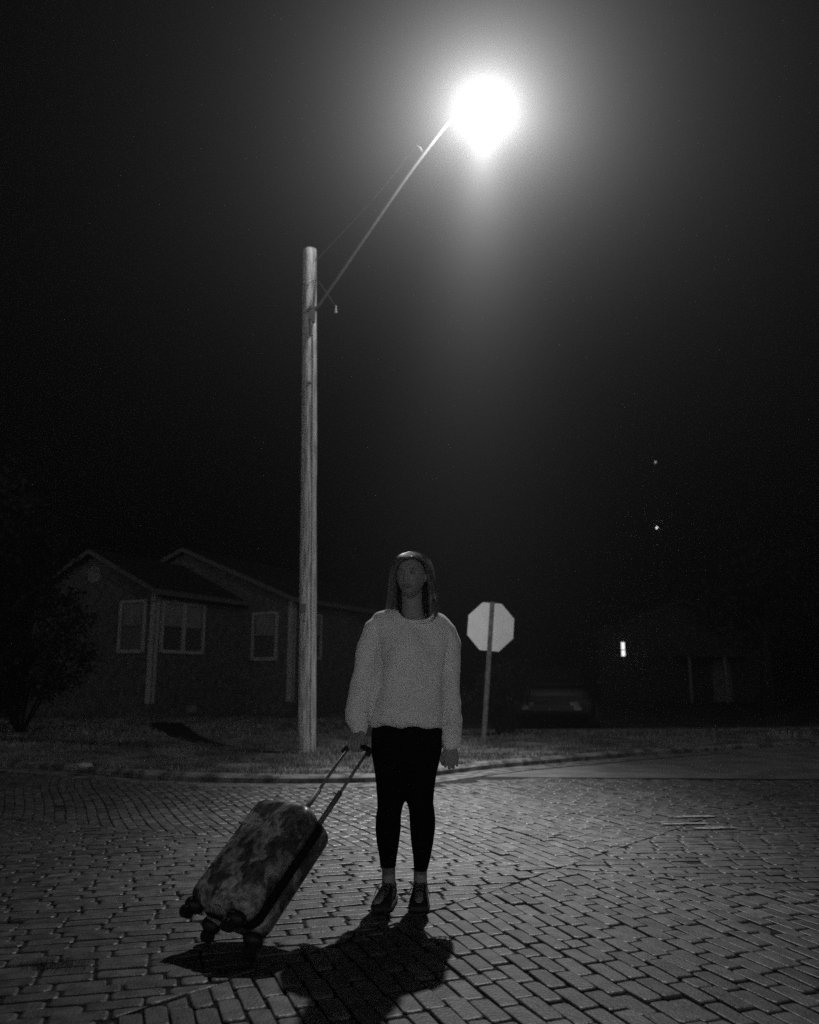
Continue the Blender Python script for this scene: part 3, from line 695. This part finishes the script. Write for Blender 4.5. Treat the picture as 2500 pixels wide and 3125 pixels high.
bodymb.tube([(.18, 4.2, 1.305), (.205, 4.2, 1.18), (.205, 4.2, 1.04), (.215, 4.185, .88), (.207, 4.17, .735)], [.045, .042, .036, .033, .024], 14, True)
# legs and feet under the clothes
for c, kn, an in (((-.09, 4.2, .8), (-.098, 4.185, .45), (-.100, 4.215, .10)), ((.08, 4.2, .8), (.060, 4.185, .45), (.052, 4.215, .10))):
    bodymb.tube([c, kn, Vector(kn).lerp(Vector(an), .35), Vector(an)+Vector((0, 0, .06)), an], [.07, .045, .048, .031, .030], 16, True)
for hx, tx in ((-.094, -.146), (.053, .044)):
    bodymb.tube([(hx, 4.255, .045), ((hx+tx)/2, 4.16, .045), (tx, 4.09, .032)], [.028, .03, .026], 12, True)
# hand on the suitcase handle (viewer's left)
g0, g1 = Vector((-.303, 4.134, .7415)), Vector((-.195, 4.045, .7395)); gm = (g0+g1)/2; gd = (g1-g0).normalized(); gf_ = Vector((gd.y, -gd.x, 0)).normalized()
if gf_.y > 0: gf_ = -gf_                               # towards the camera
up = Vector((0, 0, 1)); wr = Vector((-.249, 4.115, .805))
mb = bodymb
for k, off in enumerate((-.030, -.010, .010, .029)):
    kn = gm + gd*off + gf_*.021 + up*.020; ln = (.9, 1, .96, .82)[k]; r_ = (.0088, .0092, .0090, .0080)[k]
    mb.tube([wr+gd*off*.45+up*-.005, (wr+kn)/2+gd*off*.35+gf_*.004, kn], [.013, .0125, .0115], 10, True)           # metacarpals form the palm
    mb.tube([kn, gm+gd*off+gf_*(.026)+up*(-.010*ln), gm+gd*off+gf_*.008+up*(-.027*ln), gm+gd*off-gf_*.016+up*(-.021*ln)], [r_*1.1, r_, r_*.93, r_*.82], 10, True)
mb.tube([wr+gd*.026+up*-.01, gm+gd*.036+up*.030-gf_*.006, gm+gd*.034+up*.012-gf_*.026, gm+gd*.018-gf_*.030+up*-.006], [.013, .0115, .0098, .0082], 10, True)
# relaxed hand (viewer's right): back of the hand to the side, fingers curled
wr2 = Vector((.205, 4.165, .728))
for k, off in enumerate((-.029, -.010, .010, .028)):
    kn = Vector((.203+off, 4.150-.003*abs(k-1.5), .668+(.003 if k in (0, 3) else 0))); ln = (.88, 1, .97, .78)[k]; r_ = (.0088, .0092, .0089, .0078)[k]
    mb.tube([wr2+Vector((off*.5, 0, -.005)), (wr2+kn)/2+Vector((off*.2, 0, 0)), kn], [.013, .013, .0112], 10, True)
    mb.tube([kn, kn+Vector((0, .002, -.030*ln)), kn+Vector((.001, .020, -.042*ln)), kn+Vector((.001, .034, -.026*ln))], [r_*1.1, r_, r_*.93, r_*.82], 10, True)
mb.tube([wr2+Vector((-.022, -.002, -.014)), wr2+Vector((-.044, -.010, -.038)), wr2+Vector((-.049, -.012, -.062)), wr2+Vector((-.043, -.008, -.082))], [.013, .0115, .0098, .0082], 10, True)
for i in range(len(bodymb.v)): bodymb.v[i] = tuple(Vector(bodymb.v[i])+OY)
remesh(bodymb, 'body', .0032, M['skin'], 2, P_)
def shift(mb): mb.v = [tuple(Vector(p)+OY) for p in mb.v]; return mb
for s in (-1, 1):
    e = HC + HROT @ Vector((s*.031, -.0805, .010)); shift(MB().ell(e, (.0125, .008, .0085), 16, 10)).build('eye', M['eye'], P_, smooth=True)
for s in (-1, 1):
    pts = [HC + HROT @ Vector((s*x, y, z)) for x, y, z in ((.016, -.0935, .026), (.030, -.091, .031), (.046, -.081, .027))]
    shift(MB().tube(smoothpath(pts, 4), .0026, 6, flat=.6)).build('eyebrow', M['hair2'], P_, smooth=True)
lp = MB()
for z, r_ in ((-.0500, .0042), (-.0590, .0050)):
    lp.tube(smoothpath([HC + HROT @ Vector((x, y, z+dz)) for x, y, dz in ((-.022, -.082, -.001), (-.010, -.0925, .0015), (0, -.0945, 0), (.010, -.0925, .0015), (.022, -.082, -.001))], 4), [r_*.4]+[r_]*15+[r_*.4], 8)
shift(lp).build('lips', M['lip'], P_, smooth=True)
# sweater
sw = MB()
sw.zloft([(.822, -.186, .166, 4.075, 4.315), (.845, -.196, .174, 4.055, 4.335), (.885, -.200, .182, 4.045, 4.34), (.95, -.188, .184, 4.045, 4.335), (1.05, -.160, .180, 4.055, 4.32), (1.14, -.150, .188, 4.065, 4.31), (1.24, -.165, .204, 4.085, 4.31), (1.29, -.185, .215, 4.10, 4.31),
          (1.325, -.190, .216, 4.11, 4.30), (1.352, -.185, .198, 4.12, 4.295), (1.374, -.170, .175, 4.13, 4.285), (1.392, -.125, .138, 4.145, 4.27), (1.402, -.08, .10, 4.17, 4.25)], 40)
sw.tube(smoothpath([(-.115, 4.2, 1.345), (-.170, 4.2, 1.300), (-.191, 4.2, 1.235), (-.208, 4.2, 1.17), (-.214, 4.2, 1.105), (-.229, 4.195, 1.03), (-.250, 4.18, .955), (-.261, 4.165, .897), (-.257, 4.15, .862), (-.249, 4.135, .832), (-.248, 4.128, .812)], 1), [.043, .057, .060, .060, .062, .063, .064, .063, .060, .050, .042], 24, True)
sw.tube(smoothpath([(.125, 4.2, 1.335), (.178, 4.2, 1.285), (.200, 4.2, 1.22), (.202, 4.2, 1.13), (.203, 4.2, 1.03), (.212, 4.195, .93), (.211, 4.185, .84), (.208, 4.175, .77), (.208, 4.17, .720)], 1), [.043, .056, .057, .056, .052, .049, .050, .050, .045], 24, False)
shift(sw)
def folds(me):
    n = len(me.vertices); co = np.empty(n*3); me.vertices.foreach_get('co', co); no = np.empty(n*3); me.vertices.foreach_get('normal', no)
    co = co.reshape(-1, 3); no = no.reshape(-1, 3)
    for i in range(n):
        x, y, z = co[i]; d_ = 0
        ax = abs(x-.005)
        # crease between sleeve and body
        for xs, zs in (((-.155, -.150, -.195), (1.25, 1.05, .87)), ((.205, .165, .178), (1.25, 1.05, .87))):
            xc = np.interp(z, zs[::-1], xs[::-1])
            if .84 < z < 1.27: d_ -= .013*math.exp(-((x-xc)/.011)**2)*(1 if y < 0 else .5)*min(1, (1.27-z)/.08)
        v = Vector((x*3.2+z*.9, y*3, z*1.1+x*1.3)); f1 = noise.noise(v*2.2); f2 = noise.noise(Vector((x*9-z*3.5, y*7, z*2.6))*1.2)
        amp = .011 if ax < .15 else .013
        d_ += amp*(.5-2.2*abs(f1)) + .008*f2 + .0018*noise.noise(Vector((x*30, y*30, z*14)))
        if z < .88: d_ += .004*math.sin(x*95+1.5*math.sin(z*60))*max(0, 1-abs(z-.85)/.035)   # gathers above the hem rib
        co[i] += no[i]*d_
        if z < .88 and -.21 < x < .19:                # wavy hem, hitched up at the left
            k = (1-(z-.81)/.07) if z > .81 else 1
            co[i][2] += k*(.022*math.exp(-((x+.112)/.05)**2) + .004*math.sin(x*22+.5) + .003*math.sin(x*51))
    me.vertices.foreach_set('co', co.ravel())
    bm = bmesh.new(); bm.from_mesh(me); dl = []       # wide boat neckline
    for f in bm.faces:
        c = f.calc_center_median(); ex = (c.x-.034)/.100
        if abs(ex) < 1 and c.z > (1.333+.058*ex**4 if c.y < -.01 else 1.376+.016*ex*ex): dl.append(f)
    bmesh.ops.delete(bm, geom=dl, context='FACES'); bm.to_mesh(me); bm.free(); me.update()
# the uncut surface is measured first so that the collar rib lies on the neckline
swo = remesh(sw, 'sweater', .0065, M['sweater'], 9, P_)
bpy.context.view_layer.update()
pp = []
for k in range(48):
    a = 2*math.pi*k/48; x = .034+.100*math.cos(a); fr = math.sin(a) < 0; e2 = math.cos(a)**2
    z = (1.333+.058*e2*e2) if fr else (1.376+.016*e2)
    hit, loc, nr, ix = swo.ray_cast(Vector((x, -1 if fr else 1, z)), Vector((0, 1 if fr else -1, 0)))
    pp.append(Vector((x, loc.y + (.002 if fr else -.002), z)) if hit else Vector((x, -.01, z)))
folds(swo.data); swo.data.shade_smooth()
for _ in range(3): pp = [(pp[i-1]+pp[i]*2+pp[(i+1) % 48])/4 for i in range(48)]
pp += [pp[0].copy(), pp[1].copy()]
MB().tube(pp, .0085, 10, flat=1.2).build('collar', M['sweater'], swo, smooth=True)
# leggings
lg = MB()
lg.zloft([(.90, -.14, .13, 4.10, 4.29), (.86, -.165, .155, 4.09, 4.30), (.80, -.190, .171, 4.08, 4.315), (.75, -.190, .166, 4.08, 4.315), (.70, -.186, .157, 4.09, 4.305), (.66, -.175, .148, 4.11, 4.285)], 32)
lg.zloft([(.80, -.188, .0, 4.09, 4.31), (.73, -.190, .0, 4.095, 4.30), (.686, -.187, -.008, 4.10, 4.29), (.626, -.174, -.012, 4.105, 4.275), (.548, -.163, -.017, 4.11, 4.26), (.484, -.158, -.021, 4.115, 4.245), (.44, -.156, -.034, 4.118, 4.245), (.403, -.163, -.041, 4.128, 4.255), (.343, -.166, -.042, 4.135, 4.268), (.276, -.159, -.050, 4.145, 4.265), (.21, -.146, -.061, 4.165, 4.255), (.165, -.141, -.066, 4.175, 4.252)], 24, 2.1)
lg.zloft([(.80, -.008, .171, 4.09, 4.31), (.734, -.01, .163, 4.095, 4.30), (.664, -.015, .150, 4.10, 4.285), (.594, -.020, .132, 4.105, 4.27), (.525, -.021, .121, 4.11, 4.255), (.466, -.014, .116, 4.115, 4.245), (.434, -.004, .121, 4.12, 4.248), (.388, .0, .126, 4.13, 4.26), (.343, .002, .125, 4.135, 4.268), (.276, .008, .115, 4.145, 4.265), (.21, .017, .102, 4.165, 4.255), (.148, .022, .086, 4.178, 4.25)], 24, 2.1)
shift(lg); remesh(lg, 'leggings', .006, M['leg'], 2, P_)
# shoes with soles, tongues and laces
def shoe(hx, tx):
    h = Vector((hx, 4.282, 0)); t = Vector((tx, 4.052, 0)); d_ = (t-h).normalized(); L0 = (t-h).length; sd = Vector((-d_.y, d_.x, 0))
    m = Matrix.Translation(h+OY) @ Matrix(((d_.x, sd.x, 0, 0), (d_.y, sd.y, 0, 0), (0, 0, 1, 0), (0, 0, 0, 1)))
    st = [(0, .020, .060), (.012, .030, .082), (.045, .036, .098), (.075, .038, .100), (.105, .040, .088), (.14, .044, .070), (.175, .047, .056), (.205, .043, .046), (.225, .032, .037), (L0+.004, .014, .026)]
    rs = []
    for x, w, z in st:
        r = []
        for i in range(20):
            a = 2*math.pi*i/20; ca, sa = math.cos(a), math.sin(a); r.append((x, w*math.copysign(abs(ca)**.8, ca)*(1 if sa < 0 else (1-.25*sa)), .018+(z-.018)*(.5+.5*math.copysign(abs(sa)**.75, sa))))
        rs.append(r)
    up_ = MB().rings(rs, m=m).build('shoe', M['shoe'], P_, smooth=True)
    so = []
    for z, e in ((.0, -.002), (.004, .003), (.018, .005), (.026, .001)):
        r = []
        for x, w, _ in st: r.append((x-.002+(.003 if x > .2 else 0), w+e, z+(.010*max(0, (x-.19)/.05) if z < .01 else 0)))
        for x, w, _ in st[::-1]: r.append((x-.002+(.003 if x > .2 else 0), -w-e, z+(.010*max(0, (x-.19)/.05) if z < .01 else 0)))
        so.append(r)
    MB().rings(so, m=m).build('sole', M['sole'], up_)
    mb = MB()
    for k in range(4):
        x = .098+k*.021; z = np.interp(x, [s_[0] for s_ in st], [s_[2] for s_ in st])+.002
        for s in (-1, 1): mb.tube([m @ Vector((x, -s*.020, z-.006)), m @ Vector((x+.006, 0, z+.002)), m @ Vector((x+.014, s*.020, z-.010))], .0021, 6)
    for s in (-1, 1): mb.tube(smoothpath([m @ Vector((.10, 0, .094)), m @ Vector((.112, s*.028, .098)), m @ Vector((.128, s*.044, .070)), m @ Vector((.13, s*.050, .048))], 4), .0019, 6)
    mb.build('lace', M['lace'], up_)
    MB().rings([[m @ Vector((x+dx, .022*math.cos(2*math.pi*i/12), z+.004*math.sin(2*math.pi*i/12))) for i in range(12)] for x, z, dx in ((.10, .088, 0), (.086, .108, 0), (.082, .118, 0))]).build('tongue', M['shoe'], up_)
    c = m @ Vector((.058, 0, 0))
    return c
for hx, tx, an, zt in ((-.086, -.142, -.1005, .178), (.054, .042, .0520, .160)):
    shoe(hx, tx)
    shift(MB().tube([(an+(.004 if an < 0 else 0), 4.232, .075), (an, 4.222, .10), (an, 4.216, .14), (an, 4.214, zt)], [.036, .0325, .0318, .033], 20)).build('sock', M['sock'], P_, smooth=True)

# hair: solid C-shaped shell plus loose strands
def lerp(a, xs, ys): return float(np.interp(a, xs, ys))
ZS = [1.335, 1.36, 1.40, 1.45, 1.50, 1.55, 1.60, 1.630, 1.645, 1.656, 1.670, 1.683, 1.692, 1.698]
RX = [.104, .112, .117, .118, .116, .110, .102, .094, .087, .080, .067, .049, .029, .010]
RY = [.060, .070, .080, .092, .102, .108, .112, .111, .106, .096, .073, .047, .025, .010]
CX = [.022, .022, .020, .018, .018, .015, .012, .012, .012, .012, .012, .014, .016, .016]
CYY = [4.235, 4.23, 4.222, 4.21, 4.195, 4.185, 4.178, 4.173, 4.17, 4.17, 4.173, 4.18, 4.19, 4.195]
AO = [118, 118, 118, 119, 120, 122, 128, 137, 150, 180, 180, 180, 180, 180]
def hp(u, z, k=1.0, dr=0):
    a = R(u); rx, ry = lerp(z, ZS, RX)*k+dr, lerp(z, ZS, RY)*k+dr
    x = lerp(z, ZS, CX)+rx*math.sin(a); y = lerp(z, ZS, CYY)+ry*math.cos(a); zz = z
    if x < .0 and z < 1.44: zz = 1.44-(1.44-z)*(.55+.45*math.exp(x/.03)); x -= .10*max(0, (1.42-z))*max(0, -x-.05)/.06
    if x > .02 and z < 1.47 and u > 50: y -= (1.47-z)*.55*min(1, (x-.02)/.05)*min(1, (u-50)/40)      # falls in front of this shoulder
    return Vector((x, y, zz))
hm = MB(); rs = []; NU = 130
zz = list(np.linspace(1.335, 1.64, 34))+list(np.linspace(1.645, 1.6975, 14))
for z in zz:
    A = lerp(z, ZS, AO); r = []
    for i in range(NU+1):
        AL = A-8*min(1, max(0, (1.63-z)/.05)); u = -AL+(AL+A)*i/NU; w = noise.noise(Vector((u*.07, z*1.6, 0)))*.008+noise.noise(Vector((u*.3, z*1.8, 5)))*.0045+noise.noise(Vector((u*.9, z*2.2, 9)))*.002
        r.append(hp(u, z, 1, w-.002))
    th = .74+.16*min(1, max(0, (z-1.56)/.07)) if z < 1.64 else .8
    for i in range(NU, -1, -1): r.append(hp(-AL+(AL+A)*i/NU, z-(.008 if z > 1.64 else 0), th))
    rs.append(r)
hm.rings(rs); shift(hm); ho = hm.build('hair', M['hair'], P_, smooth=True)
st = MB(); rr = random.Random(11)
for _ in range(3600):
    u = rr.uniform(-178, 178); zb = rr.uniform(1.335, 1.40) if rr.random() < .8 else rr.uniform(1.40, 1.62)
    fly = rr.random() < .05; pts = []; off = rr.uniform(.0, .003)+(rr.uniform(.003, .010) if fly else 0); du = rr.uniform(-8, 8)
    z = 1.6975; zl = []; 
    while z > zb: zl.append(z); z -= (.005 if z > 1.65 else .024)
    for j, z in enumerate(zl):
        A = lerp(z, ZS, AO); AL = A-(8+5*math.sin(u*3))*min(1, max(0, (1.63-z)/.05)); uu = max(-AL, min(A, u+du*j/len(zl))); q = hp(uu, z, 1, off*(1+1.6*max(0, 1.5-z)/.15)+noise.noise(Vector((u*.12, z*5, 0)))*(.003+.008*max(0, 1.5-z)/.15))
        pts.append(q)
    if len(pts) > 3: st.tube(pts, [.0008]*(len(pts)-2)+[.0005, .0002], 3)
shift(st); st.build('hair_strands', M['hair2'], ho)

# ---------------------------------------------------------------- haze volume, added for the glare around the lamp
hz = MB().box((-70, -12, -1.2), (75, 160, 46)).build('haze', kind='stuff')
hz['label'] = 'thin haze added for the glow around the street lamp'
m = bpy.data.materials.new('haze'); m.use_nodes = True; nt = m.node_tree; nt.nodes.clear()
ou = nt.nodes.new('ShaderNodeOutputMaterial'); pv = nt.nodes.new('ShaderNodeVolumePrincipled')
pv.inputs['Color'].default_value = (.6, .6, .6, 1); pv.inputs['Density'].default_value = FOG_D; pv.inputs['Anisotropy'].default_value = FOG_G
nt.links.new(pv.outputs[0], ou.inputs['Volume']); hz.data.materials.append(m)
try: m.cycles.volume_sampling = 'EQUIANGULAR'
except Exception: pass
